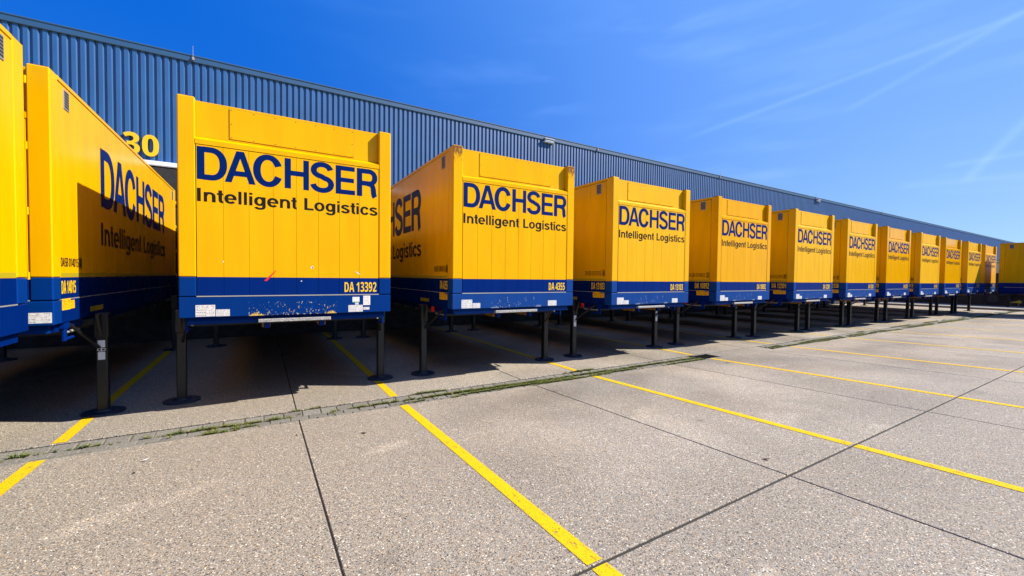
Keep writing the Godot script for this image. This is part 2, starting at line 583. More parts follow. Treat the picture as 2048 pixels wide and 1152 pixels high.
func slogan(w: float, h: float, xf: Transform3D, word: int) -> Geo:
	# two words in a grotesque lower case, h = height of the capitals, w = whole width
	var text := "Intelligent Logistics"
	var adv := {"I": 0.39, "n": 0.775, "t": 0.39, "e": 0.765, "l": 0.32, "i": 0.32, "g": 0.785, "L": 0.72, "o": 0.775, "s": 0.70, "c": 0.71, " ": 0.40}
	var total := -0.14
	for ch in text:
		total += adv[ch]
	var g := Geo.new()
	var x := -0.1
	var a := 0.102
	var b := 0.081
	var at_word := 0
	for ch in text:
		if ch == " ":
			at_word = 1
		if at_word != word:
			x += adv[ch]
			continue
		var t := xf * Transform3D(Basis(Vector3(w / total, 0, 0), Vector3(0, h, 0), Vector3(0, 0, 1)), Vector3(x * w / total, 0, 0))
		match ch:
			"I":
				flat(g, [Vector2(0.1, 0), Vector2(0.3, 0), Vector2(0.3, 1), Vector2(0.1, 1)], t, 0.0)
			"l", "i":
				var top := 1.0 if ch == "l" else 0.73
				flat(g, [Vector2(0.07, 0), Vector2(0.25, 0), Vector2(0.25, top), Vector2(0.07, top)], t, 0.0)
				if ch == "i":
					flat(g, [Vector2(0.07, 0.84), Vector2(0.25, 0.84), Vector2(0.25, 1), Vector2(0.07, 1)], t, 0.0)
			"n":
				flat(g, [Vector2(0.07, 0), Vector2(0.25, 0), Vector2(0.25, 0.73), Vector2(0.07, 0.73)], t, 0.0)
				var r := arc(0.39, 0.42, 0.225, 0.25, 172, 0, 14, 0.9)
				r.append(Vector2(0.615, 0.2))
				r.append(Vector2(0.615, 0.0))
				ribbon(g, r, a, b, t, 0.0004)
			"t":
				ribbon(g, [Vector2(0.2, 0.95), Vector2(0.2, 0.3), Vector2(0.205, 0.16), Vector2(0.24, 0.09), Vector2(0.3, 0.066), Vector2(0.37, 0.066)], a, b, t, 0.0)
				flat(g, [Vector2(0.015, 0.60), Vector2(0.37, 0.60), Vector2(0.37, 0.73), Vector2(0.015, 0.73)], t, 0.0004)
			"e":
				ribbon(g, arc(0.385, 0.365, 0.25, 0.30, -2, 318, 30, 0.95), a, b, t, 0.0)
				flat(g, [Vector2(0.13, 0.30), Vector2(0.727, 0.30), Vector2(0.727, 0.42), Vector2(0.13, 0.42)], t, 0.0004)
			"c":
				ribbon(g, arc(0.375, 0.365, 0.24, 0.30, 28, 332, 28, 0.95), a, b, t, 0.0)
			"o":
				ribbon(g, arc(0.385, 0.365, 0.25, 0.30, 0, 360, 32, 0.95), a, b, t, 0.0)
			"g":
				ribbon(g, arc(0.36, 0.38, 0.225, 0.285, 0, 360, 30, 0.95), a, b, t, 0.0)
				var r := [Vector2(0.625, 0.73), Vector2(0.625, 0.3)]
				r.append_array(arc(0.375, -0.03, 0.25, 0.18, 0, -165, 16, 0.9))
				ribbon(g, r, a, b * 0.95, t, 0.0004)
			"L":
				flat(g, [Vector2(0.08, 0), Vector2(0.285, 0), Vector2(0.285, 1), Vector2(0.08, 1)], t, 0.0)
				flat(g, [Vector2(0.285, 0), Vector2(0.70, 0), Vector2(0.70, 0.165), Vector2(0.285, 0.165)], t, 0.0)
			"s":
				var r := arc(0.34, 0.535, 0.21, 0.135, 12, 180, 12, 0.95)
				r.append_array(arc(0.34, 0.535, 0.21, 0.115, 188, 262, 6, 0.95))
				r.append_array(arc(0.34, 0.205, 0.225, 0.15, 78, 0, 6, 0.95))
				r.append_array(arc(0.34, 0.205, 0.225, 0.14, -8, -172, 12, 0.95))
				ribbon(g, r, a, b, t, 0.0)
		x += adv[ch]
	return g

func words(called: String, s: String, m: Material, parent: Node, xf: Transform3D, w: float, h: float, depth := 0.001) -> MeshInstance3D:
	# text fitted into w x h metres, lower left corner at xf's origin
	var t := TextMesh.new()
	t.text = s
	t.font = regular if called == "serial_lettering" else bold
	t.font_size = 64
	t.pixel_size = 0.01
	t.depth = 0.02
	t.curve_step = 1.0
	t.material = m
	var bb := t.get_aabb()
	var mi := MeshInstance3D.new()
	mi.mesh = t
	mi.name = called
	parent.add_child(mi, true)
	var k := Vector3(w / bb.size.x, h / bb.size.y, depth / 0.02)
	mi.transform = xf * Transform3D(Basis.from_scale(k), Vector3(-bb.position.x * k.x, -bb.position.y * k.y, -bb.position.z * k.z))
	return mi

# ---------------------------------------------------------------- the swap body
func side_xf(s: float, z_front: float, y: float, w: float, lift: float) -> Transform3D:
	# text frame on the side s (+1 right, -1 left): lower left corner of a block that begins z_front behind the front, w long
	if s > 0:
		return Transform3D(Basis(Vector3(0, 0, -1), Vector3.UP, Vector3(1, 0, 0)), Vector3(HW + lift, y, -z_front))
	return Transform3D(Basis(Vector3(0, 0, 1), Vector3.UP, Vector3(-1, 0, 0)), Vector3(-HW - lift, y, -z_front - w))

func card(lo: Vector2, hi: Vector2, xf: Transform3D, th := 0.0015) -> Geo:
	# a thin sticker
	var g := Geo.new()
	var p := []
	for k: Vector2 in [Vector2(lo.x, lo.y), Vector2(hi.x, lo.y), Vector2(hi.x, hi.y), Vector2(lo.x, hi.y)]:
		p.append(xf * Vector3(k.x, k.y, th))
	var nn := xf.basis.z
	g.tri(p[0], p[1], p[2], nn, Vector2(0, 1), Vector2(1, 1), Vector2(1, 0))
	g.tri(p[0], p[2], p[3], nn, Vector2(0, 1), Vector2(1, 0), Vector2(0, 0))
	for k in 4:
		var a: Vector3 = p[k]
		var b: Vector3 = p[(k + 1) % 4]
		g.quad(a, b, b - nn * th, a - nn * th, (a + b) * 0.5 - (p[0] + p[2]) * 0.5)
	return g

func split_box(g1: Geo, g2: Geo, lo: Vector3, hi: Vector3, b := 0.0) -> void:
	# yellow above the colour line, blue below
	if lo.y >= BLUE:
		g1.box(lo, hi, b)
	elif hi.y <= BLUE:
		g2.box(lo, hi, b)
	else:
		g1.box(Vector3(lo.x, BLUE, lo.z), hi, 0.0)
		g2.box(lo, Vector3(hi.x, BLUE, hi.z), 0.0)

func make_leg(root: Node3D, x: float, z: float) -> void:
	var s := signf(x)
	var dirz := 1.0 if z > -LEN / 2 else -1.0
	var g := Geo.new()
	g.box(Vector3(x - 0.055, 0.028, z - 0.06), Vector3(x + 0.055, 1.17, z + 0.06), 0.012)
	g.box(Vector3(x - 0.068, 0.98, z - 0.073), Vector3(x + 0.068, 1.30, z + 0.073), 0.012)
	var leg := obj("leg", [g, M.black], root)
	var f := Geo.new()
	f.tube(Vector3(x, 0.004, z), Vector3(x, 0.022, z), 0.22, 0.21, 28)
	f.tube(Vector3(x, 0.022, z), Vector3(x, 0.05, z), 0.11, 0.085, 20)
	obj("foot_plate", [f, M.foot], leg)
	var b := Geo.new()
	b.tube(Vector3(x - s * 0.02, 0.86, z + dirz * 0.06), Vector3(x - s * 0.17, 1.235, z + dirz * 0.55), 0.019, 0.019, 8)
	obj("brace", [b, M.black], leg)
	var k := Geo.new()
	k.prism([Vector2(1.29, z + dirz * 0.22), Vector2(1.29, z + dirz * 0.07), Vector2(1.0, z + dirz * 0.07)], 0, x - 0.012, x + 0.012)
	k.box(Vector3(minf(x, x - s * 0.4), 1.155, z - 0.05), Vector3(maxf(x, x - s * 0.4), 1.235, z + 0.05), 0.008)
	obj("leg_bracket", [k, M.black], leg)

func make_body() -> Node3D:
	var root := thing("swap_body", "", "swap body")
	var Y: Material = M.yellow
	var B: Material = M.blue
	var fy := Geo.new()
	var fb := Geo.new()
	# corner posts: front pair and rear pair
	for z: Array in [[0.0, -0.2], [-LEN + 0.2, -LEN]]:
		for s in [-1.0, 1.0]:
			var gy1 := Geo.new()
			var gb1 := Geo.new()
			var x0: float = minf(s * 1.1, s * HW)
			var x1: float = maxf(s * 1.1, s * HW)
			gy1.box(Vector3(x0, BLUE, z[1]), Vector3(x1, TOP, z[0]), 0.012)
			gb1.box(Vector3(x0, SILVER, z[1]), Vector3(x1, BLUE, z[0]), 0.012)
			var post := obj("corner_post", [gy1, Y, gb1, M.sill_blue], root)
			var cap := Geo.new()
			cap.box(Vector3(x0 + 0.012, TOP - 0.004, z[1] + 0.02), Vector3(x1 - 0.012, TOP + 0.01, z[0] - 0.02), 0.004)
			obj("post_cap", [cap, M.rust], post)
	# front wall: eight planks, half yellow, half blue, over a dark backing
	bx("backing", Vector3(-1.1, SILVER, -0.05), Vector3(1.1, 3.40, -0.03), M.seam, root)
	for k in 8:
		var x0 := -1.094 + 2.188 / 8.0 * k + 0.0013
		var x1 := -1.094 + 2.188 / 8.0 * (k + 1) - 0.0013
		var a := Geo.new()
		var b := Geo.new()
		a.box(Vector3(x0, BLUE, -0.03), Vector3(x1, 3.388, -0.004), 0.0015)
		b.box(Vector3(x0, SILVER + 0.012, -0.03), Vector3(x1, BLUE, -0.004), 0.0015)
		obj("front_plank", [a, Y, b, B], root)
	# sloping ledge, header set back behind the posts, riveted cover plate
	var g := Geo.new()
	g.prism([Vector2(3.397, -0.09), Vector2(3.397, 0.0), Vector2(3.455, 0.0), Vector2(3.505, -0.09)], 0, -1.1, 1.1)
	obj("header_ledge", [g, Y], root)
	bx("header_panel", Vector3(-1.1, 3.505, -0.14), Vector3(1.1, TOP - 0.012, -0.09), Y, root, 0.003)
	bx("header_shadow_gap", Vector3(-0.758, 3.527, -0.09), Vector3(0.758, 3.918, -0.0885), M.seam, root)
	var plate := bx("header_cover_plate", Vector3(-0.754, 3.531, -0.0885), Vector3(0.754, 3.914, -0.082), Y, root, 0.002)
	g = Geo.new()
	for k in 7:
		for yy in [3.55, 3.895]:
			var x := lerpf(-0.735, 0.735, k / 6.0)
			g.tube(Vector3(x, yy, -0.083), Vector3(x, yy, -0.079), 0.007, 0.005, 8)
	for xx in [-0.735, 0.735]:
		g.tube(Vector3(xx, 3.722, -0.083), Vector3(xx, 3.722, -0.079), 0.007, 0.005, 8)
	obj("rivet_row", [g, M.rust], plate).set_meta("kind", "stuff")
	# sill: aluminium strip, beam, lower lip set back
	bx("sill_strip", Vector3(-1.1, SILVER - 0.004, -0.03), Vector3(1.1, SILVER + 0.009, 0.002), M.aluminium, root)
	bx("front_sill", Vector3(-HW, BOT, -0.2), Vector3(HW, SILVER - 0.007, 0.0), M.sill_blue, root, 0.008)
	g = Geo.new()
	g.prism([Vector2(BOT, -0.16), Vector2(BOT, -0.10), Vector2(1.205, -0.075), Vector2(1.165, -0.075), Vector2(1.165, -0.16)], 0, -1.2, 1.2)
	obj("sill_lip", [g, M.sill_blue], root)
	bx("step_bar", Vector3(-0.452, 1.168, -0.09), Vector3(0.434, 1.213, -0.005), M.steel, root, 0.006)
	for x in [-0.35, 0.325]:
		bx("step_bracket", Vector3(x - 0.035, 1.085, -0.16), Vector3(x + 0.035, 1.166, -0.07), B, root, 0.006)
	# underframe: cross members, yellow guide rails
	for x in [-0.36, 0.335]:
		g = Geo.new()
		g.box(Vector3(x - 0.04, 1.09, -LEN + 0.3), Vector3(x + 0.04, 1.20, -0.4), 0.0)
		g.prism([Vector2(-0.17, x - 0.05), Vector2(-0.4, x - 0.04), Vector2(-0.4, x + 0.04), Vector2(-0.17, x + 0.05)], 1, 1.09, 1.2)
		obj("guide_rail", [g, M.rail_yellow], root)
	bx("floor", Vector3(-1.14, 1.20, -LEN + 0.06), Vector3(1.14, 1.257, -0.17), M.underside, root)
	for k in 9:
		var z := -0.55 - k * 0.8
		bx("cross_member", Vector3(-1.2, 1.10, z - 0.04), Vector3(1.2, 1.20, z + 0.04), M.underside, root)
	for s in [-1.0, 1.0]:
		bx("lower_flange", Vector3(minf(s * 1.16, s * 1.22), 1.16, -LEN + 0.05), Vector3(maxf(s * 1.16, s * 1.22), 1.2575, -0.2), M.side_blue, root)
	# sides
	for s in [-1.0, 1.0]:
		var xa: float = minf(s * (HW - 0.004), s * (HW - 0.04))
		var xb: float = maxf(s * (HW - 0.004), s * (HW - 0.04))
		var n := 14
		var l := (LEN - 0.406) / n
		for k in n:
			var z1 := -0.203 - l * k - 0.0015
			var z0 := -0.203 - l * (k + 1) + 0.0015
			var a := Geo.new()
			var b := Geo.new()
			a.box(Vector3(xa, BLUE, z0), Vector3(xb, TOP - 0.062, z1), 0.002)
			b.box(Vector3(xa, SILVER + 0.008, z0), Vector3(xb, BLUE, z1), 0.002)
			obj("side_panel", [a, M.side_yellow, b, M.side_blue], root)
		bx("side_backing", Vector3(minf(s * 1.2, s * 1.23), SILVER, -LEN + 0.2), Vector3(maxf(s * 1.2, s * 1.23), TOP - 0.05, -0.2), M.seam, root)
		var x0: float = minf(s * 1.15, s * HW)
		var x1: float = maxf(s * 1.15, s * HW)
		bx("top_rail", Vector3(x0, TOP - 0.052, -LEN + 0.2), Vector3(x1, TOP, -0.2), M.side_yellow, root, 0.006)
		bx("bottom_rail", Vector3(x0, BOT, -LEN), Vector3(x1, SILVER - 0.004, -0.2), M.side_blue, root, 0.006)
		bx("side_strip", Vector3(minf(s * 1.24, s * (HW + 0.001)), SILVER - 0.004, -LEN + 0.2), Vector3(maxf(s * 1.24, s * (HW + 0.001)), SILVER + 0.006, -0.2), M.aluminium, root)
		# contour tape above the blue band
		var tp := Geo.new()
		var xf := side_xf(s, 0.21, BLUE + 0.006, LEN - 0.42, -0.004)
		tp = card(Vector2.ZERO, Vector2(LEN - 0.42, 0.045), xf, 0.001)
		obj("contour_tape", [tp, M.tape], root)
		# vents by each end
		for z: float in [-0.43, -LEN + 0.43]:
			var fr := Geo.new()
			fr.box(Vector3(minf(s * 1.262, s * (HW + 0.003)), 3.65, z - 0.075), Vector3(maxf(s * 1.262, s * (HW + 0.003)), 3.87, z + 0.075), 0.004)
			var vent := obj("vent", [fr, M.vent_grey], root)
			var sl := Geo.new()
			for k in 6:
				var yy := 3.675 + k * 0.031
				sl.box(Vector3(minf(s * (HW + 0.003), s * (HW + 0.005)), yy, z - 0.06), Vector3(maxf(s * (HW + 0.003), s * (HW + 0.005)), yy + 0.019, z + 0.06), 0.0)
			obj("louvre", [sl, M.charcoal], vent)
		# name on the side
		var nx := side_xf(s, 1.59, 2.735, 4.40, 0.0)
		obj("name_lettering", [big_name(4.40, 0.80, nx), M.navy], root)
		for word in 2:
			obj("slogan_word", [slogan(4.43, 0.315, side_xf(s, 1.58, 2.20, 4.43, 0.0), word), M.ink], root)
		# yellow plates on the blue
		var px := side_xf(s, 0.21, 1.40, 0.36, 0.0005)
		obj("document_label", [card(Vector2(0, 0), Vector2(0.24, 0.125), px), M.document_yellow], root)
		obj("document_label", [card(Vector2(0.247, 0.005), Vector2(0.36, 0.10), px), M.document_yellow], root)
		px = side_xf(s, 1.1, 1.32, 0.5, 0.0005)
		obj("document_label", [card(Vector2(0, 0), Vector2(0.5, 0.065), px), M.tape], root)
		# lashing bracket under the rail, with a round bar
		var br := Geo.new()
		br.prism([Vector2(-0.30, s * 1.262), Vector2(-0.30, s * 1.225), Vector2(-0.46, s * 1.225), Vector2(-0.46, s * 1.262)], 1, 1.19, BOT)
		br.box(Vector3(minf(s * 1.225, s * 1.255), 1.04, -0.42), Vector3(maxf(s * 1.225, s * 1.255), 1.19, -0.35), 0.006)
		br.tube(Vector3(s * 1.24, 1.06, -0.40), Vector3(s * 1.24, 1.06, -0.62), 0.018, 0.018, 8)
		obj("corner_bracket", [br, B], root)
		var rod := Geo.new()
		rod.tube(Vector3(s * 1.2, 1.12, -0.5), Vector3(s * 1.2, 1.12, -0.95), 0.016, 0.016, 8)
		obj("locking_rod", [rod, M.steel], root)
		if s < 0:
			bx("marker_lamp", Vector3(minf(s * 1.25, s * 1.29), 1.155, -0.96), Vector3(maxf(s * 1.25, s * 1.29), 1.25, -0.87), M.red, root, 0.008)
		make_leg(root, s * 1.39, -1.09)
		make_leg(root, s * 1.39, -LEN + 1.09)
	bx("roof", Vector3(-1.15, TOP - 0.03, -LEN + 0.05), Vector3(1.15, TOP - 0.014, -0.14), Y, root)
	# rear doors with hinges
	for s in [-1.0, 1.0]:
		var a := Geo.new()
		var b := Geo.new()
		split_box(a, b, Vector3(minf(s * 0.005, s * 1.095), SILVER, -LEN - 0.03), Vector3(maxf(s * 0.005, s * 1.095), TOP - 0.05, -LEN + 0.01))
		var door := obj("rear_door", [a, Y, b, B], root)
		for k in 4:
			var hg := Geo.new()
			var y := 1.75 + k * 0.62
			hg.tube(Vector3(s * 1.277, y, -LEN - 0.008), Vector3(s * 1.277, y + 0.07, -LEN - 0.008), 0.011, 0.011, 8)
			hg.box(Vector3(minf(s * 1.09, s * 1.27), y + 0.01, -LEN - 0.016), Vector3(maxf(s * 1.09, s * 1.27), y + 0.06, -LEN - 0.002), 0.0)
			obj("hinge", [hg, Y], door)
		for x in [0.25, 0.8]:
			var rd := Geo.new()
			rd.tube(Vector3(s * x, SILVER - 0.1, -LEN - 0.055), Vector3(s * x, TOP - 0.06, -LEN - 0.055), 0.016, 0.016, 8)
			obj("lock_rod", [rd, M.steel], door)
	bx("rear_sill", Vector3(-1.1, BOT, -LEN - 0.02), Vector3(1.1, SILVER - 0.01, -LEN + 0.1), B, root, 0.006)
	bx("door_head", Vector3(-1.1, TOP - 0.046, -LEN), Vector3(1.1, TOP - 0.002, -LEN + 0.1), Y, root)
	# name on the front
	var xf := Transform3D(Basis(), Vector3(-1.085, 2.968, -0.003))
	obj("name_lettering", [big_name(2.167, 0.402, xf), M.navy], root)
	for word in 2:
		obj("slogan_word", [slogan(2.165, 0.163, Transform3D(Basis(), Vector3(-1.085, 2.697, -0.003)), word), M.ink], root)
	# papers on the sill
	var p0 := Transform3D(Basis(), Vector3(0, 0, 0.0))
	obj("document_label", [card(Vector2(-1.11, 1.272), Vector2(-0.912, 1.415), p0), M.document], root)
	obj("document_label", [card(Vector2(-0.905, 1.270), Vector2(-0.76, 1.355), p0), M.document], root)
	obj("document_label", [card(Vector2(0.669, 1.272), Vector2(0.869, 1.37), p0), M.document], root)
	return root

func number_body(root: Node3D, short: String, long: String, check: String, worn: bool) -> void:
	var w := 0.45 if short.length() > 7 else 0.38
	words("number_lettering", short, M.number_yellow, root, Transform3D(Basis(), Vector3(1.066 - w, 1.562, -0.003)), w, 0.145)
	for s in [-1.0, 1.0]:
		words("number_lettering", short, M.number_yellow, root, side_xf(s, 0.21, 1.58, w - 0.04, -0.0005), w - 0.04, 0.15)
		words("serial_lettering", long, M.ink, root, side_xf(s, 0.21 if s > 0 else 0.33, 1.885, 0.5, -0.0005), 0.5, 0.10)
		var bxf := side_xf(s, 0.745 if s > 0 else 0.21, 1.87, 0.085, -0.0005)
		words("check_digit", check, M.ink, root, bxf * Transform3D(Basis(), Vector3(0.02, 0.015, 0)), 0.045, 0.1)
		var fr := Geo.new()
		for e: Array in [[0, 0, 0.085, 0.008], [0, 0.122, 0.085, 0.13], [0, 0.008, 0.008, 0.122], [0.077, 0.008, 0.085, 0.122]]:
			var c := card(Vector2(e[0], e[1]), Vector2(e[2], e[3]), bxf, 0.001)
			fr.v.append_array(c.v)
			fr.n.append_array(c.n)
			fr.u.append_array(c.u)
			fr.u2.append_array(c.u2)
			fr.c.append_array(c.c)
		obj("check_digit_frame", [fr, M.ink], root)
	var p0 := Transform3D(Basis(), Vector3(0, 0, 0.0))
	obj("paint_chips", [card(Vector2(-0.56, 1.262), Vector2(0.51, 1.45), p0, 0.0012), M.scrape if worn else M.scrape_light], root)

# ---------------------------------------------------------------- start
func _ready() -> void:
	rng.seed = 7
	bold = SystemFont.new()
	bold.font_names = PackedStringArray(["Droid Sans"])
	bold.font_weight = 700
	regular = SystemFont.new()
	regular.font_names = PackedStringArray(["Droid Sans"])
	regular.font_weight = 400
	# camera
	var cam := Camera3D.new()
	cam.name = "camera"
	add_child(cam)
	cam.transform = Transform3D(Basis(Vector3(0.855678, 0.010982, 0.517392), Vector3(0.004458, 0.999581, -0.028589), Vector3(-0.517489, 0.02677, 0.855271)).orthonormalized(), Vector3(0, 1.825, 0))
	cam.fov = rad_to_deg(2.0 * atan(576.0 / 830.6))
	cam.near = 0.05
	cam.far = 4000.0
	cam.current = true
	# sky
	var to_sun := Vector3(0.6436, 0.669, 0.3716).normalized()
	var env := Environment.new()
	env.background_mode = Environment.BG_SKY
	var sky := Sky.new()
	var pm := PanoramaSkyMaterial.new()
	pm.panorama = make_sky(to_sun)
	sky.sky_material = pm
	env.sky = sky
	env.background_energy_multiplier = 0.53
	env.tonemap_mode = Environment.TONE_MAPPER_LINEAR
	env.tonemap_exposure = 1.9
	env.sdfgi_enabled = true
	env.ssao_enabled = true
	env.ssil_enabled = true
	var we := WorldEnvironment.new()
	we.name = "world_environment"
	we.environment = env
	add_child(we)
	# sun
	var sun := DirectionalLight3D.new()
	sun.name = "sun"
	sun.light_energy = 1.6
	sun.light_color = Color(1.0, 0.96, 0.9)
	sun.light_angular_distance = 0.5
	sun.shadow_enabled = true
	add_child(sun)
	sun.transform = Transform3D(Basis.looking_at(-to_sun), Vector3(30, 40, 20))
	make_materials()
	rng.seed = 8
	make_ground()
	make_building()
	make_bodies()
	make_small_things()

func make_sky(to_sun: Vector3) -> Texture2D:
	var w := 2048
	var h := 1024
	var data := PackedFloat32Array()
	data.resize(w * h * 4)
	var deep := Color(0.0, 0.392, 0.85).srgb_to_linear()
	var light := Color(0.667, 0.843, 1.0).srgb_to_linear()
	var f := FastNoiseLite.new()
	f.seed = 3
	f.frequency = 1.6
	f.fractal_octaves = 5
	var f2 := FastNoiseLite.new()
	f2.seed = 4
	f2.frequency = 1.1
	f2.fractal_octaves = 2
	# condensation trails: planes through the eye, with two ends each
	var cb := Basis(Vector3(0.855678, 0.010982, 0.517392), Vector3(0.004458, 0.999581, -0.028589), Vector3(-0.517489, 0.02677, 0.855271))
	var ray := func(x: float, y: float) -> Vector3:
		return (cb * Vector3((x - 1024.0) / 830.6, (576.0 - y) / 830.6, -1.0)).normalized()
	var trails := []
	for t: Array in [[1346, 287, 2148, -12, 0.0035, 0.13], [1671, 233, 2092, -2, 0.004, 0.12], [1921, 371, 2080, 214, 0.006, 0.13], [1880, 334, 2110, 296, 0.0035, 0.10], [1780, 375, 2110, 345, 0.005, 0.08]]:
		var a: Vector3 = ray.call(t[0], t[1])
		var b: Vector3 = ray.call(t[2], t[3])
		trails.append([a.cross(b).normalized(), a, (b - a).normalized(), (b - a).length(), t[4], t[5]])
	for y in h:
		var el := (0.5 - (y + 0.5) / h) * PI
		var se := sin(el)
		var ce := cos(el)
		for x in w:
			var o := (y * w + x) * 4
			if el < -0.02:
				data[o] = 0.22
				data[o + 1] = 0.21
				data[o + 2] = 0.2
				data[o + 3] = 1.0
				continue
			var az := (x + 0.5) / w * TAU
			var d := Vector3(sin(az) * ce, se, -cos(az) * ce)
			var ca := d.dot(to_sun)
			var ang := rad_to_deg(acos(clampf(ca, -1.0, 1.0)))
			var ts := 1.0 - smoothstep(36.0, 100.0, ang)
			ts += 0.2 * smoothstep(115.0, 165.0, ang)
			var th := exp(-maxf(el, 0.0) / 0.16)
			var k := 0.5 * ts + 1.0 * th * (0.5 + 0.5 * ts)
			# thin high cloud
			if el > 0.0:
				var p := Vector3(d.x, d.y * 2.6, d.z) * 2.0
				var c := f.get_noise_3d(p.x + 0.35 * p.z, p.y * 2.2, p.z * 0.5)
				var c2 := f2.get_noise_3d(p.x, p.y, p.z)
				k += clampf((c + 0.05) * (c2 + 0.35), 0.0, 0.5) * 0.25 * smoothstep(100.0, 60.0, ang)
				for t: Array in trails:
					var n: Vector3 = t[0]
					var off := absf(d.dot(n))
					if off < t[4] * 3.0:
						var e: Vector3 = t[1]
						var along := (d - e).dot(t[2]) / float(t[3])
						if along > 0.0 and along < 1.0:
							k += t[5] * exp(-pow(off / t[4], 2.0)) * smoothstep(0.0, 0.15, along) * (0.8 + 0.5 * c2)
			k = clampf(k, 0.0, 1.1)
			data[o] = lerpf(deep.r, light.r, pow(k, 1.25))
			data[o + 1] = lerpf(deep.g, light.g, k)
			data[o + 2] = lerpf(deep.b, light.b, minf(1.0, k * 2.4))
			data[o + 3] = 1.0
	return ImageTexture.create_from_image(Image.create_from_data(w, h, false, Image.FORMAT_RGBAF, data.to_byte_array()))

# ---------------------------------------------------------------- ground
func slab_geo(x0: float, x1: float, z0: float, z1: float, tint: Color) -> Geo:
	var g := Geo.new()
	g.col = tint
	var p := [Vector3(x0, gy(z0), z0), Vector3(x1, gy(z0), z0), Vector3(x1, gy(z1), z1), Vector3(x0, gy(z1), z1)]
	var e := 0.006
	var t := [Vector3(x0 + e, gy(z0), z0 + e), Vector3(x1 - e, gy(z0), z0 + e), Vector3(x1 - e, gy(z1), z1 - e), Vector3(x0 + e, gy(z1), z1 - e)]
	g.quad(t[0], t[1], t[2], t[3], Vector3.UP)
	for k in 4:
		var a: Vector3 = t[k]
		var b: Vector3 = t[(k + 1) % 4]
		var c: Vector3 = p[(k + 1) % 4] - Vector3(0, e, 0)
		var d: Vector3 = p[k] - Vector3(0, e, 0)
		var out: Vector3 = (a + b) * 0.5 - (t[0] + t[2]) * 0.5
		g.quad(a, b, c, d, out + Vector3.UP)
		g.quad(d, c, c - Vector3(0, 0.03, 0), d - Vector3(0, 0.03, 0), out)
	for k in g.v.size():
		g.u[k] = Vector2(g.v[k].x, g.v[k].z) / 1.5
		g.u2[k] = Vector2(g.v[k].x, g.v[k].z) / 24.0
	return g

func make_ground() -> void:
	# the sheet under everything, out to the horizon; it also shows as the dark bottom of the joints
	var g := Geo.new()
	var zs := [-2500.0, DRAIN_FRONT, 10.2, 2500.0]
	for k in 3:
		g.quad(Vector3(-2500, gy(minf(zs[k], 10.2)) - 0.07, zs[k]), Vector3(2500, gy(minf(zs[k], 10.2)) - 0.07, zs[k]), Vector3(2500, gy(minf(zs[k + 1], 10.2)) - 0.035, zs[k + 1]), Vector3(-2500, gy(minf(zs[k + 1], 10.2)) - 0.035, zs[k + 1]), Vector3.UP)
	structure(obj("ground", [g, M.asphalt]))
	g = Geo.new()
	g.quad(Vector3(-18, -0.011, -14.5), Vector3(41, -0.011, -14.5), Vector3(41, -0.011, DRAIN_BACK - 0.004), Vector3(-18, -0.011, DRAIN_BACK - 0.004), Vector3.UP)
	g.quad(Vector3(-18, -0.011, DRAIN_FRONT + 0.004), Vector3(60, -0.011, DRAIN_FRONT + 0.004), Vector3(60, gy(10.2) - 0.011, 10.2), Vector3(-18, gy(10.2) - 0.011, 10.2), Vector3.UP)
	structure(obj("joint_filler", [g, M.joint]))
	var yard := base("concrete_yard")
	var j := 0.008
	var rows := [[-14.38, DRAIN_BACK], [DRAIN_FRONT, -1.815], [-1.815, 2.2], [2.2, 6.2], [6.2, 10.2]]
	for r in rows.size():
		for k in range(-5, 17):
			var x0 := 0.4 + 3.555 * k
			var x1 := x0 + 3.555
			if r == 0 and x0 > 40.0:
				continue
			var q := rng.randf_range(0.9, 1.04)
			var warm := clampf(1.0 - x0 / 40.0, 0.0, 1.0) * 0.012 + rng.randf_range(-0.012, 0.008)
			obj("slab", [slab_geo(x0 + j * 0.75, x1 - j * 0.75, rows[r][0] + (j * (1.6 if r == 2 else 1.0) if r != 0 else 0.0), rows[r][1] - j * (1.6 if r == 1 else 1.0), Color(q * (1 + warm), q, q * (1 - warm))), M.concrete], yard)
	# painted bay lines, broken at the joints and at the drain
	for k in range(-3, 16):
		var x := 1.715 + 3.563 * k
		var lg := Geo.new()
		for r in rows.size():
			if r == 0 and x > 40.0 or r == 4:
				continue
			var z0: float = rows[r][0] + 0.02
			var z1: float = rows[r][1] - 0.02
			var y0 := gy(z0) + 0.004
			var y1 := gy(z1) + 0.004
			var a := Vector3(x - 0.06, y0, z0)
			var b := Vector3(x + 0.06, y0, z0)
			var c := Vector3(x + 0.06, y1, z1)
			var d := Vector3(x - 0.06, y1, z1)
			var l := (z1 - z0) / 1.9
			var o := rng.randf()
			lg.tri(a, b, c, Vector3.UP, Vector2(0, o), Vector2(1, o), Vector2(1, o + l))
			lg.tri(a, c, d, Vector3.UP, Vector2(0, o), Vector2(1, o + l), Vector2(0, o + l))
		structure(obj("parking_line", [lg, M.line_paint]))
	make_drain()
	# raised pavement beyond the last bay
	var kg := Geo.new()
	kg.box(Vector3(40.9, -0.06, -13.6), Vector3(62.0, 0.13, 2.0), 0.02)
	structure(obj("pavement", [kg, M.asphalt]))

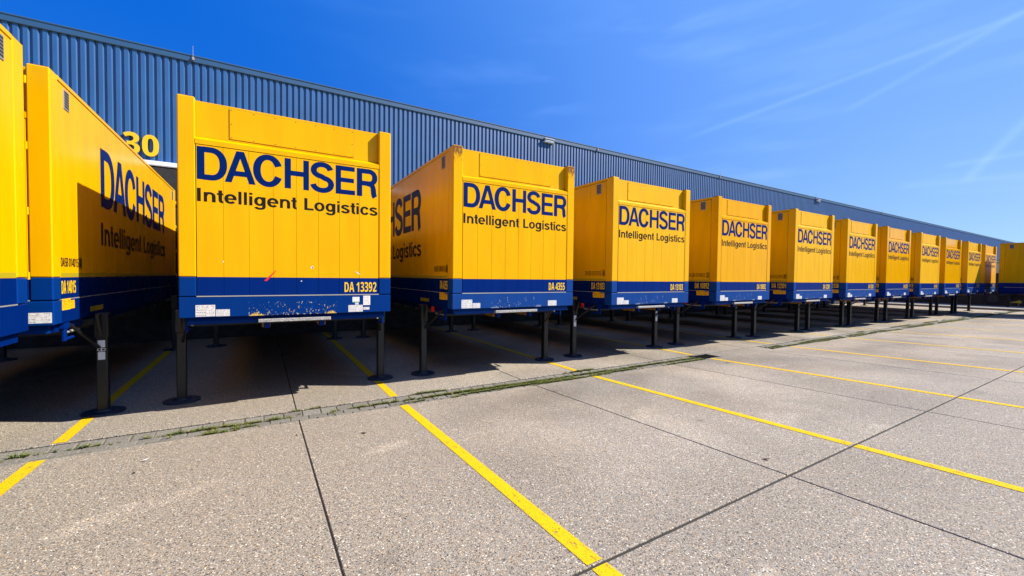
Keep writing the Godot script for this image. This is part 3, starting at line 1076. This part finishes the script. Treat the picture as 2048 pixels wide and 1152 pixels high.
func make_drain() -> void:
	var ch := base("drainage_channel")
	# a shallow gutter of three rows of setts in a bed of moss and dirt
	var depth := 0.022
	var prof := func(z: float) -> float:
		var t := (z - DRAIN_BACK) / (DRAIN_FRONT - DRAIN_BACK)
		return -depth * sin(PI * clampf(t, 0.0, 1.0)) - 0.004
	var g := Geo.new()
	for k in 8:
		var z0 := lerpf(DRAIN_BACK + 0.012, DRAIN_FRONT - 0.012, k / 8.0)
		var z1 := lerpf(DRAIN_BACK + 0.012, DRAIN_FRONT - 0.012, (k + 1) / 8.0)
		g.quad(Vector3(-17, prof.call(z0) - 0.010, z0), Vector3(60, prof.call(z0) - 0.010, z0), Vector3(60, prof.call(z1) - 0.010, z1), Vector3(-17, prof.call(z1) - 0.010, z1), Vector3.UP)
	obj("channel_bed", [g, M.channel_bed], ch)
	var rows := [[DRAIN_BACK + 0.022, DRAIN_BACK + 0.185], [DRAIN_BACK + 0.20, DRAIN_BACK + 0.325], [DRAIN_BACK + 0.337, DRAIN_FRONT - 0.016]]
	var far := Geo.new()
	for r in 3:
		var x := -4.0 + r * 0.07
		while x < 44.0:
			var l := rng.randf_range(0.185, 0.215)
			var gap := rng.randf_range(0.008, 0.016)
			var x1 := x + l
			# the grate and the concrete patch after it take the place of some setts
			if x1 > 8.66 and x < 11.6:
				x = x1 + gap
				continue
			var q := rng.randf_range(0.78, 1.05)
			var z0: float = rows[r][0]
			var z1: float = rows[r][1]
			var y0: float = prof.call(z0) + rng.randf_range(-0.003, 0.002)
			var y1: float = prof.call(z1) + rng.randf_range(-0.003, 0.002)
			var s := Geo.new()
			if x >= 16.5:
				s = far
			s.col = Color(q, q * rng.randf_range(0.98, 1.0), q * rng.randf_range(0.95, 1.0))
			var e := 0.007
			var skew := rng.randf_range(-0.006, 0.006)
			var t := [Vector3(x + e, y0, z0 + e), Vector3(x1 - e + skew, y0, z0 + e), Vector3(x1 - e + skew, y1, z1 - e), Vector3(x + e, y1, z1 - e)]
			var o := [Vector3(x, y0 - e, z0), Vector3(x1 + skew, y0 - e, z0), Vector3(x1 + skew, y1 - e, z1), Vector3(x, y1 - e, z1)]
			s.quad(t[0], t[1], t[2], t[3], Vector3.UP)
			for k in 4:
				var m2: Vector3 = (t[k] + t[(k + 1) % 4]) * 0.5 - (t[0] + t[2]) * 0.5
				s.quad(t[k], t[(k + 1) % 4], o[(k + 1) % 4], o[k], m2 + Vector3.UP)
				s.quad(o[k], o[(k + 1) % 4], o[(k + 1) % 4] - Vector3(0, 0.03, 0), o[k] - Vector3(0, 0.03, 0), m2)
			if x < 16.5:
				obj("paver", [s, M.paver], ch)
			x = x1 + gap
	obj("far_pavers", [far, M.paver], ch).set_meta("kind", "stuff")
	# concrete patch beside the grate
	var pg := slab_geo(9.3, 11.55, DRAIN_BACK + 0.012, DRAIN_FRONT - 0.012, Color(0.86, 0.86, 0.87))
	var patch := obj("concrete_patch", [pg, M.concrete], ch)
	patch.position.y = -0.006
	# grate
	var gr := thing("drain_grate", "dark iron drain grate set in the gutter of setts", "drain grate", Vector3(8.97, 0, (DRAIN_BACK + DRAIN_FRONT) * 0.5))
	var f := Geo.new()
	f.box(Vector3(-0.29, -0.02, -0.215), Vector3(-0.25, 0.0, 0.215), 0.004)
	f.box(Vector3(0.25, -0.02, -0.215), Vector3(0.29, 0.0, 0.215), 0.004)
	f.box(Vector3(-0.25, -0.02, -0.215), Vector3(0.25, 0.0, -0.18), 0.004)
	f.box(Vector3(-0.25, -0.02, 0.18), Vector3(0.25, 0.0, 0.215), 0.004)
	obj("frame", [f, M.black], gr)
	for k in 9:
		var x := -0.22 + k * 0.055
		bx("bar", Vector3(x - 0.011, -0.02, -0.18), Vector3(x + 0.011, -0.003, 0.18), M.black, gr)
	# grass and moss in the joints
	var blades := Geo.new()
	for k in 5:
		var a := TAU * k / 5.0 + 0.3
		var dir := Vector3(cos(a), 0, sin(a))
		var side := Vector3(-dir.z, 0, dir.x) * 0.004
		var mid := dir * 0.012 + Vector3(0, 0.018, 0)
		var tip := dir * (0.03 + 0.006 * (k % 3)) + Vector3(0, 0.026 + 0.004 * (k % 2), 0)
		blades.quad(-side, side, mid + side, mid - side, Vector3.UP + dir * 0.2)
		blades.tri(mid - side, mid + side, tip, (Vector3.UP - dir * 0.2).normalized())
	var bm := ArrayMesh.new()
	blades.commit(bm, M.leaf_green)
	var mm := MultiMesh.new()
	mm.transform_format = MultiMesh.TRANSFORM_3D
	mm.use_colors = true
	mm.mesh = bm
	var spots := []
	var f2 := FastNoiseLite.new()
	f2.seed = 77
	f2.frequency = 0.45
	var lines := [DRAIN_BACK + 0.012, DRAIN_BACK + 0.193, DRAIN_BACK + 0.331, DRAIN_FRONT - 0.01]
	for k in 90000:
		var x := rng.randf_range(-4.0, 44.0)
		if x > 8.66 and x < 11.6:
			continue
		var li := rng.randi_range(0, 3)
		var want := f2.get_noise_2d(x, li * 40.0) + (0.16 if li in [1, 2] else -0.22) + (0.22 if x > 2.2 and x < 8.7 else -0.02) + (0.12 if x > 12 else 0.0) - (0.12 if x < -0.6 else 0.0)
		if rng.randf() > want * 1.5:
			continue
		var z: float = lines[li] + rng.randfn(0.0, 0.009)
		if rng.randf() < 0.25 and li < 2:
			# cross joints
			z = rng.randf_range(lines[li], lines[li + 1])
			if fposmod(x + 0.05 * li, 0.212) > 0.03:
				continue
		spots.append(Vector3(x, prof.call(z) - 0.008, z))
	mm.instance_count = spots.size()
	for k in spots.size():
		var s := rng.randf_range(0.5, 1.6)
		mm.set_instance_transform(k, Transform3D(Basis(Vector3.UP, rng.randf() * TAU).scaled(Vector3(s, s * rng.randf_range(0.6, 1.2), s)), spots[k]))
		var q := rng.randf_range(0.6, 1.3)
		mm.set_instance_color(k, Color(q * rng.randf_range(0.75, 1.6), q, q * rng.randf_range(0.7, 1.4)))
	var mi := MultiMeshInstance3D.new()
	mi.name = "grass"
	mi.multimesh = mm
	add_child(mi)
	mi.set_meta("kind", "stuff")
	tag(mi, "short green grass and moss growing in the joints of the gutter", "grass")

# ---------------------------------------------------------------- building
func make_building() -> void:
	var x0 := -40.0
	var x1 := 135.0
	var b := thing("warehouse", "long warehouse clad in blue ribbed metal sheet", "building", Vector3(0, 0, WALL_Z))
	var g := Geo.new()
	var p := 0.161
	var d := -0.044
	var x := x0
	var y0 := 4.79
	var y1 := 7.60
	while x < x1:
		var xs := [x, x + 0.080, x + 0.108, x + 0.146, x + p]
		var zs := [0.0, 0.0, d, d, 0.0]
		for k in 4:
			g.quad(Vector3(xs[k], y0, zs[k]), Vector3(xs[k + 1], y0, zs[k + 1]), Vector3(xs[k + 1], y1, zs[k + 1]), Vector3(xs[k], y1, zs[k]), Vector3(0, 0, 1))
		x += p
	obj("cladding", [g, M.cladding], b)
	bx("coping", Vector3(x0, 7.59, -0.35), Vector3(x1, 7.755, 0.035), M.coping, b, 0.01)
	bx("coping_lip", Vector3(x0, 7.735, -0.40), Vector3(x1, 7.775, 0.05), M.coping, b, 0.008)
	bx("wall_core", Vector3(x0, 0.0, -0.4), Vector3(x1, 7.58, -0.06), M.base_wall, b)
	bx("roof", Vector3(x0, 7.3, -60.0), Vector3(x1, 7.5, -0.42), M.base_wall, b)
	x = x0
	while x < x1:
		bx("drip_trim", Vector3(x + 0.003, 4.655, -0.06), Vector3(x + 2.997, 4.785, 0.05), M.white, b, 0.006)
		x += 3.0
		if x > 45.0:
			break
	bx("shadow_trim", Vector3(x0, 4.60, -0.06), Vector3(x1, 4.65, 0.02), M.aluminium, b)
	# dock shelters and doors, one behind each bay
	for k in range(-2, 12):
		var cx := 0.42 + BAY * k
		var sg := Geo.new()
		sg.box(Vector3(cx - 1.66, 3.55, -0.06), Vector3(cx + 1.66, 4.56, 0.5), 0.03)
		sg.box(Vector3(cx - 1.66, 0.9, -0.06), Vector3(cx - 1.2, 3.55, 0.5), 0.03)
		sg.box(Vector3(cx + 1.2, 0.9, -0.06), Vector3(cx + 1.66, 3.55, 0.5), 0.03)
		var sh := obj("dock_shelter", [sg, M.charcoal], b)
		bx("shelter_edge", Vector3(cx - 1.67, 4.565, -0.05), Vector3(cx + 1.67, 4.59, 0.52), M.aluminium, sh)
		bx("dock_door", Vector3(cx - 1.19, 1.15, -0.058), Vector3(cx + 1.19, 3.55, -0.03), M.aluminium, b)
		for s in [-0.95, 0.95]:
			bx("dock_bumper", Vector3(cx + s - 0.12, 0.55, -0.06), Vector3(cx + s + 0.12, 1.1, 0.1), M.rubber, b, 0.01)
	# the bay number, cut-out figures standing off the ribs
	var nm := thing("bay_number_sign", "yellow cut-out figures of bay number 30 on blue ribbed wall", "sign", Vector3(-3.006, 4.90, WALL_Z + 0.004))
	words("figure", "3", M.number_yellow, nm, Transform3D(Basis(), Vector3(0, 0.0, 0.0)), 0.325, 0.555, 0.05)
	words("figure", "0", M.number_yellow, nm, Transform3D(Basis(), Vector3(0.375, -0.01, 0.0)), 0.33, 0.555, 0.05)
	# small things on the parapet
	var rods := [-1.55, 13.16, 22.5, 34.0, 46.0]
	var where := ["left end of the roof", "roof above the second swap body", "roof above the fourth swap body", "roof near the middle", "far end of the roof"]
	for k in rods.size():
		var r := Geo.new()
		r.tube(Vector3(0, -0.12, 0.03), Vector3(0, 0.24, 0.03), 0.006, 0.004, 6)
		r.box(Vector3(-0.025, -0.14, 0.0), Vector3(0.025, -0.06, 0.045), 0.004)
		var o := obj("lightning_rod", [r, M.steel])
		o.position = Vector3(rods[k], 7.77, WALL_Z + 0.04)
		tag(o, "thin metal lightning rod on blue coping, " + String(["at left above the bay number", "between second and third swap body", "above the fourth swap body", "beside the smaller far floodlight", "farthest along the roof"][k]), "lightning rod", "rods along the roof edge")
	for k in 2:
		var fx: float = [10.4, 34.3][k]
		var fl := thing("wall_floodlight", ["pale floodlight bracket with hanging cable below the roof edge, above the rusty cornered swap body", "small pale floodlight bracket high on the wall, far along the row"][k], "floodlight", Vector3(fx, 7.5, WALL_Z), "floodlights below the roof edge")
		var r := Geo.new()
		r.box(Vector3(-0.25, 0.10, 0.005), Vector3(0.25, 0.15, 0.16), 0.006)
		r.box(Vector3(-0.25, -0.02, 0.005), Vector3(0.25, 0.03, 0.13), 0.006)
		obj("bracket", [r, M.fitting], fl)
		r = Geo.new()
		r.prism([Vector2(0.04, 0.02), Vector2(0.09, 0.02), Vector2(0.09, 0.12), Vector2(0.04, 0.14)], 0, -0.2, 0.2)
		obj("lamp_housing", [r, M.fitting], fl)
		r = Geo.new()
		r.tube(Vector3(0.26, 0.1, 0.012), Vector3(0.26, -1.6 if k == 0 else -0.3, 0.012), 0.012, 0.012, 6)
		obj("cable", [r, M.fitting], fl)

# ---------------------------------------------------------------- bodies and trucks
func place(proto: Node3D, x_left: float, z: float, dy: float, label: String, group: String, legs := true) -> Node3D:
	var o: Node3D = proto.duplicate()
	o.name = numbered("swap_body")
	add_child(o)
	o.position = Vector3(x_left + HW, dy, z)
	tag(o, label, "swap body", group)
	for c in o.get_children():
		if String(c.name).begins_with("leg"):
			if legs:
				c.position.y = -dy
			else:
				o.remove_child(c)
				c.free()
	return o

func make_bodies() -> void:
	var proto := make_body()
	var docked := "yellow swap bodies docked in a row"
	var list := [
		[-0.855, -6.389, 0.018, "13392", "DASB 013392", "5", "yellow and blue swap body with a red scratch, nearest one facing the camera"],
		[2.697, -6.353, 0.018, "4355", "DASB 004355", "0", "swap body with rusty top corners, second one facing the camera from the left"],
		[6.312, -6.388, -0.008, "13103", "DASB 013103", "4", "yellow swap body with white marks on both front legs, standing left of the drain grate"],
		[10.003, -6.399, -0.008, "10892", "DASB 010892", "3", "yellow swap body standing behind the bare concrete patch right of the drain grate"],
		[13.578, -6.24, -0.012, "12301", "DASB 012301", "8", "yellow swap body standing below the small far wall floodlight"],
		[17.174, -6.262, -0.016, "13338", "DASB 013338", "1", "yellow swap body next right of the one below the far wall floodlight"],
		[20.66, -6.257, -0.016, "10279", "DASB 010279", "2", "swap body in the row, seventh one facing the camera from the left"],
		[24.30, -6.22, -0.02, "14412", "DASB 014412", "6", "swap body in the row, second to the left of the diagonally shaded one"],
		[28.0, -6.3, -0.014, "13303", "DASB 013303", "7", "swap body directly left of the one with the diagonal shadow"],
		[31.75, -6.3, 0.0, "14118", "DASB 014118", "9", "yellow swap body with a diagonal shadow across the lower right of its front"],
		[35.4, -6.35, 0.0, "12077", "DASB 012077", "5", "last swap body of the row, front mostly shaded, behind the side-on body"],
		[-4.425, -6.26, 0.0, "14015", "DASB 014015", "0", "swap body with long lettered side half in shadow, below the yellow bay number"],
	]
	for k in list.size():
		var a: Array = list[k]
		var o := place(proto, a[0], a[1], a[2], a[6], docked)
		if k in [2, 4, 7, 9, 10]:
			repaint(o, M.yellow, M.yellow_faded)
		if k in [3, 6, 8]:
			repaint(o, M.yellow, M.yellow_deep)
		if not k in [0, 6, 11]:
			repaint(o, M.sill_blue, M.worn_sill_blue)
		number_body(o, "DA " + a[3], a[4], a[5], k == 0)
		if k == 0:
			finish_first(o)
		if k == 11:
			finish_left(o)
		if k in [2, 11]:
			leg_mark(o, 1.39, k == 2)
		if k == 2:
			leg_mark(o, -1.39, true)
		if k == 1:
			for c in o.get_children():
				if String(c.name).begins_with("leg") and (c as MeshInstance3D).mesh.get_aabb().get_center().x > 0.0:
					for d in c.get_children():
						if String(d.name).begins_with("brace"):
							(d as MeshInstance3D).material_override = M.brass
			var rg := Geo.new()
			for s in [-1.0, 1.0]:
				rg.box(Vector3(minf(s * 1.12, s * 1.25), TOP - 0.03, 0.0), Vector3(maxf(s * 1.12, s * 1.25), TOP - 0.008, 0.0015), 0.0)
			obj("rust_patch", [rg, M.rust], o)
			for s in [-1.0, 1.0]:
				obj("rust_stain", [card(Vector2(s * 1.19 - 0.08, TOP - 0.5), Vector2(s * 1.19 + 0.08, TOP - 0.012), Transform3D(), 0.0012), M.rust_stain], o)
	for k in 2:
		var o := place(proto, -8.0 - BAY * k, -6.3, 0.0, ["swap body next left of the lettered one half in shadow, behind the cut off one", "farthest left swap body of the docked row, hidden behind the others"][k], docked)
		number_body(o, ["DA 12988", "DA 13021"][k], ["DASB 012988", "DASB 013021"][k], "4", false)
	var carried := "swap bodies carried on trucks"
	var l := place(proto, -1.905 - 2 * HW, -5.79 + LEN, 0.0, "swap body cut off at the left edge, its hinged rear corner showing", carried, false)
	var r := place(proto, 35.3, -5.8 + LEN, 0.03, "yellow swap body seen from its shaded side at right edge, on a truck", carried, false)
	trailer()
	number_body(l, "DA 13950", "DASB 013950", "1", false)
	number_body(r, "DA 14301", "DASB 014301", "3", false)
	remove_child(proto)
	proto.free()
	truck(-1.905 - HW, -5.79, [1.7, 5.6], "dark truck chassis carrying the swap body at left edge")
	truck(35.3 + HW, -5.8, [2.2, 5.5], "dark truck chassis under the side-on swap body at right edge")

func repaint(o: Node, from: Material, to: Material) -> void:
	for c in o.find_children("*", "MeshInstance3D", true, false):
		var mi := c as MeshInstance3D
		for k in mi.mesh.get_surface_count():
			if mi.mesh.surface_get_material(k) == from:
				mi.set_surface_override_material(k, to)

func leg_mark(o: Node3D, x: float, plain: bool) -> void:
	var leg: Node
	for c in o.get_children():
		if String(c.name).begins_with("leg") and c is MeshInstance3D:
			var ab: AABB = (c as MeshInstance3D).mesh.get_aabb()
			var ce := ab.get_center()
			if absf(ce.x - x) < 0.3 and ce.z > -3.0:
				leg = c
	if leg == null:
		return
	var xf := Transform3D(Basis(), Vector3(x, 0, -1.09 + 0.0605))
	var g := card(Vector2(-0.035, 0.70), Vector2(0.035, 0.80), xf)
	var h := card(Vector2(-0.035, 0.86), Vector2(0.035, 0.95), xf)
	obj("white_mark", [g, M.white], leg)
	obj("white_mark", [h, M.white], leg)
	var ring := Geo.new()
	for k in 24:
		var a0 := TAU * k / 24
		var a1 := TAU * (k + 1) / 24
		flat(ring, [Vector2(cos(a0) * 0.042, 0.83 + sin(a0) * 0.022), Vector2(cos(a1) * 0.042, 0.83 + sin(a1) * 0.022), Vector2(cos(a1) * 0.034, 0.83 + sin(a1) * 0.015), Vector2(cos(a0) * 0.034, 0.83 + sin(a0) * 0.015)], xf, 0.0015)
	flat(ring, [Vector2(-0.006, 0.818), Vector2(0.006, 0.818), Vector2(0.006, 0.842), Vector2(-0.006, 0.842)], xf, 0.0015)
	obj("oval_mark", [ring, M.white], leg)

func finish_first(o: Node3D) -> void:
	var p0 := Transform3D(Basis(), Vector3.ZERO)
	obj("document_label", [card(Vector2(0.725, 1.412), Vector2(0.822, 1.488), p0), M.document_green], o)
	obj("document_label", [card(Vector2(0.76, 1.375), Vector2(0.81, 1.405), p0), M.document], o)
	obj("document_label", [card(Vector2(0.876, 1.366), Vector2(0.975, 1.505), p0), M.document_tall], o)
	obj("document_label", [card(Vector2(0.876, 1.297), Vector2(0.964, 1.336), p0), M.document], o)
	# a red scratch across the colour line, pale scuffs
	var g := Geo.new()
	var xf := Transform3D(Basis(), Vector3(0, 0, -0.003))
	flat(g, [Vector2(-0.383, 1.722), Vector2(-0.35, 1.716), Vector2(-0.24, 1.856), Vector2(-0.245, 1.862)], xf, 0.0)
	obj("red_scratch", [g, M.red], o)
	g = Geo.new()
	for s: Array in [[0.17, 1.90, 0.05, 0.02], [0.05, 1.715, 0.02, 0.012], [-0.83, 1.955, 0.012, 0.02], [0.19, 1.905, 0.02, 0.03]]:
		flat(g, [Vector2(s[0], s[1]), Vector2(s[0] + s[2] * 0.5, s[1] - s[3] * 0.4), Vector2(s[0] + s[2], s[1] + s[3] * 0.3), Vector2(s[0] + s[2] * 0.3, s[1] + s[3])], xf, 0.0)
	flat(g, [Vector2(0.76, 1.865), Vector2(0.795, 1.83), Vector2(0.835, 1.815), Vector2(0.81, 1.84)], xf, 0.0006)
	obj("scuff", [g, M.white], o)

func finish_left(o: Node3D) -> void:
	var p0 := Transform3D(Basis(), Vector3.ZERO)
	obj("document_label", [card(Vector2(1.0, 1.285), Vector2(1.26, 1.395), p0), M.document], o)

func truck(cx: float, z_rear: float, wheels: Array, label: String) -> void:
	var t := thing("truck_chassis", label, "truck", Vector3(cx, 0, z_rear), "trucks under swap bodies")
	for s in [-1.0, 1.0]:
		bx("frame_rail", Vector3(minf(s * 0.36, s * 0.45), 0.84, -0.1), Vector3(maxf(s * 0.36, s * 0.45), 1.08, 7.6), M.black, t, 0.01)
		bx("mudguard", Vector3(minf(s * 0.75, s * 1.24), 0.99, 1.2), Vector3(maxf(s * 0.75, s * 1.24), 1.04, 3.2), M.black, t, 0.01)
	bx("underrun_bar", Vector3(-1.2, 0.42, 1.05), Vector3(1.2, 0.54, 1.15), M.black, t, 0.01)
	for z: float in wheels:
		var ax := Geo.new()
		ax.tube(Vector3(-1.0, 0.48, z), Vector3(1.0, 0.48, z), 0.07, 0.07, 10)
		obj("axle", [ax, M.black], t)
		for s in [-1.0, 1.0]:
			var w := Geo.new()
			w.tube(Vector3(s * 0.9, 0.48, z), Vector3(s * 1.2, 0.48, z), 0.48, 0.47, 28)
			var wheel := obj("wheel", [w, M.rubber], t)
			var rim := Geo.new()
			rim.tube(Vector3(s * 1.19, 0.48, z), Vector3(s * 1.207, 0.48, z), 0.28, 0.27, 24)
			rim.tube(Vector3(s * 1.2, 0.48, z), Vector3(s * 1.25, 0.48, z), 0.11, 0.09, 16)
			obj("rim", [rim, M.aluminium], wheel)
	for s in [-1.0, 1.0]:
		bx("support_leg", Vector3(minf(s * 0.99, s * 1.1), 0.45, 0.3), Vector3(maxf(s * 0.99, s * 1.1), 1.16, 0.42), M.black, t, 0.01)
	var st := Geo.new()
	st.prism([Vector2(0.70, 0.42), Vector2(0.70, 0.85), Vector2(0.86, 0.80)], 0, -1.2, -1.06)
	obj("wheel_chock", [st, M.number_yellow], t)

func trailer() -> void:
	# a dark curtain-sided trailer far behind the last body, seen only low down
	var t := thing("semi_trailer", "dark trailer with a tyre showing low behind the last docked swap body", "trailer", Vector3(46.3, 0.13, -1.0))
	bx("curtain_side", Vector3(-1.25, 1.0, -13.0), Vector3(1.25, 2.35, 0.6), M.charcoal, t, 0.02)
	bx("side_skirt", Vector3(-1.16, 0.02, -13.0), Vector3(-1.12, 1.0, 0.2), M.charcoal, t)
	bx("chassis", Vector3(-0.5, 0.6, -12.8), Vector3(0.5, 0.99, 0.4), M.black, t)
	for z in [-6.64]:
		for s in [-1.0, 1.0]:
			var w := Geo.new()
			w.tube(Vector3(s * 0.9, 0.5, z), Vector3(s * 1.22, 0.5, z), 0.5, 0.49, 28)
			var wheel := obj("wheel", [w, M.rubber], t)
			var rim := Geo.new()
			rim.tube(Vector3(s * 1.2, 0.5, z), Vector3(s * 1.226, 0.5, z), 0.28, 0.27, 24, true)
			obj("rim", [rim, M.base_wall], wheel)

# ---------------------------------------------------------------- small things on the ground
func make_small_things() -> void:
	var kinds := [
		["dark curled leaf lying on the concrete at right, near the crossing of two joints", 4.13, -2.09, 0.035, "dark_leaf"],
		["dark leaf on the concrete left of the wide yellow line", 0.99, -4.86, 0.032, "dark_leaf"],
		["small dark leaf beside the slab joint at left", 0.34, -5.2, 0.02, "dark_leaf"],
		["dark leaf on the concrete in front of the drain grate", 8.6, -5.2, 0.045, "dark_leaf"],
		["small dark scrap on the concrete at far left", -0.98, -4.9, 0.022, "dark_leaf"],
		["orange dry leaf standing in the gutter right of the yellow line", 2.15, -6.03, 0.035, "dry_leaf"],
		["brown dry leaf in the gutter, nearer the second line", 2.55, -5.98, 0.035, "dry_leaf"],
		["pale scrap of paper on the concrete at far left", -0.96, -5.2, 0.035, "white"],
	]
	for a: Array in kinds:
		var g := Geo.new()
		var s: float = a[3]
		var yy := 0.25 * s
		g.quad(Vector3(-s, yy * 1.4, 0), Vector3(-s * 0.2, yy * 0.3, -s * 0.5), Vector3(s, yy * 1.8, 0), Vector3(-s * 0.1, yy, s * 0.5), Vector3.UP)
		g.quad(Vector3(-s, yy * 1.4 - 0.002, 0), Vector3(-s * 0.2, yy * 0.3 - 0.002, -s * 0.5), Vector3(s, yy * 1.8 - 0.002, 0), Vector3(-s * 0.1, yy - 0.002, s * 0.5), Vector3.DOWN)
		var called: String = "paper_scrap" if a[4] == "white" else "fallen_leaf"
		var o := obj(called, [g, M[a[4]]])
		o.position = Vector3(a[1], gy(a[2]) + 0.003 if a[2] > DRAIN_FRONT else -0.012, a[2])
		o.rotation.y = rng.randf() * TAU
		tag(o, a[0], "paper" if a[4] == "white" else "leaf")
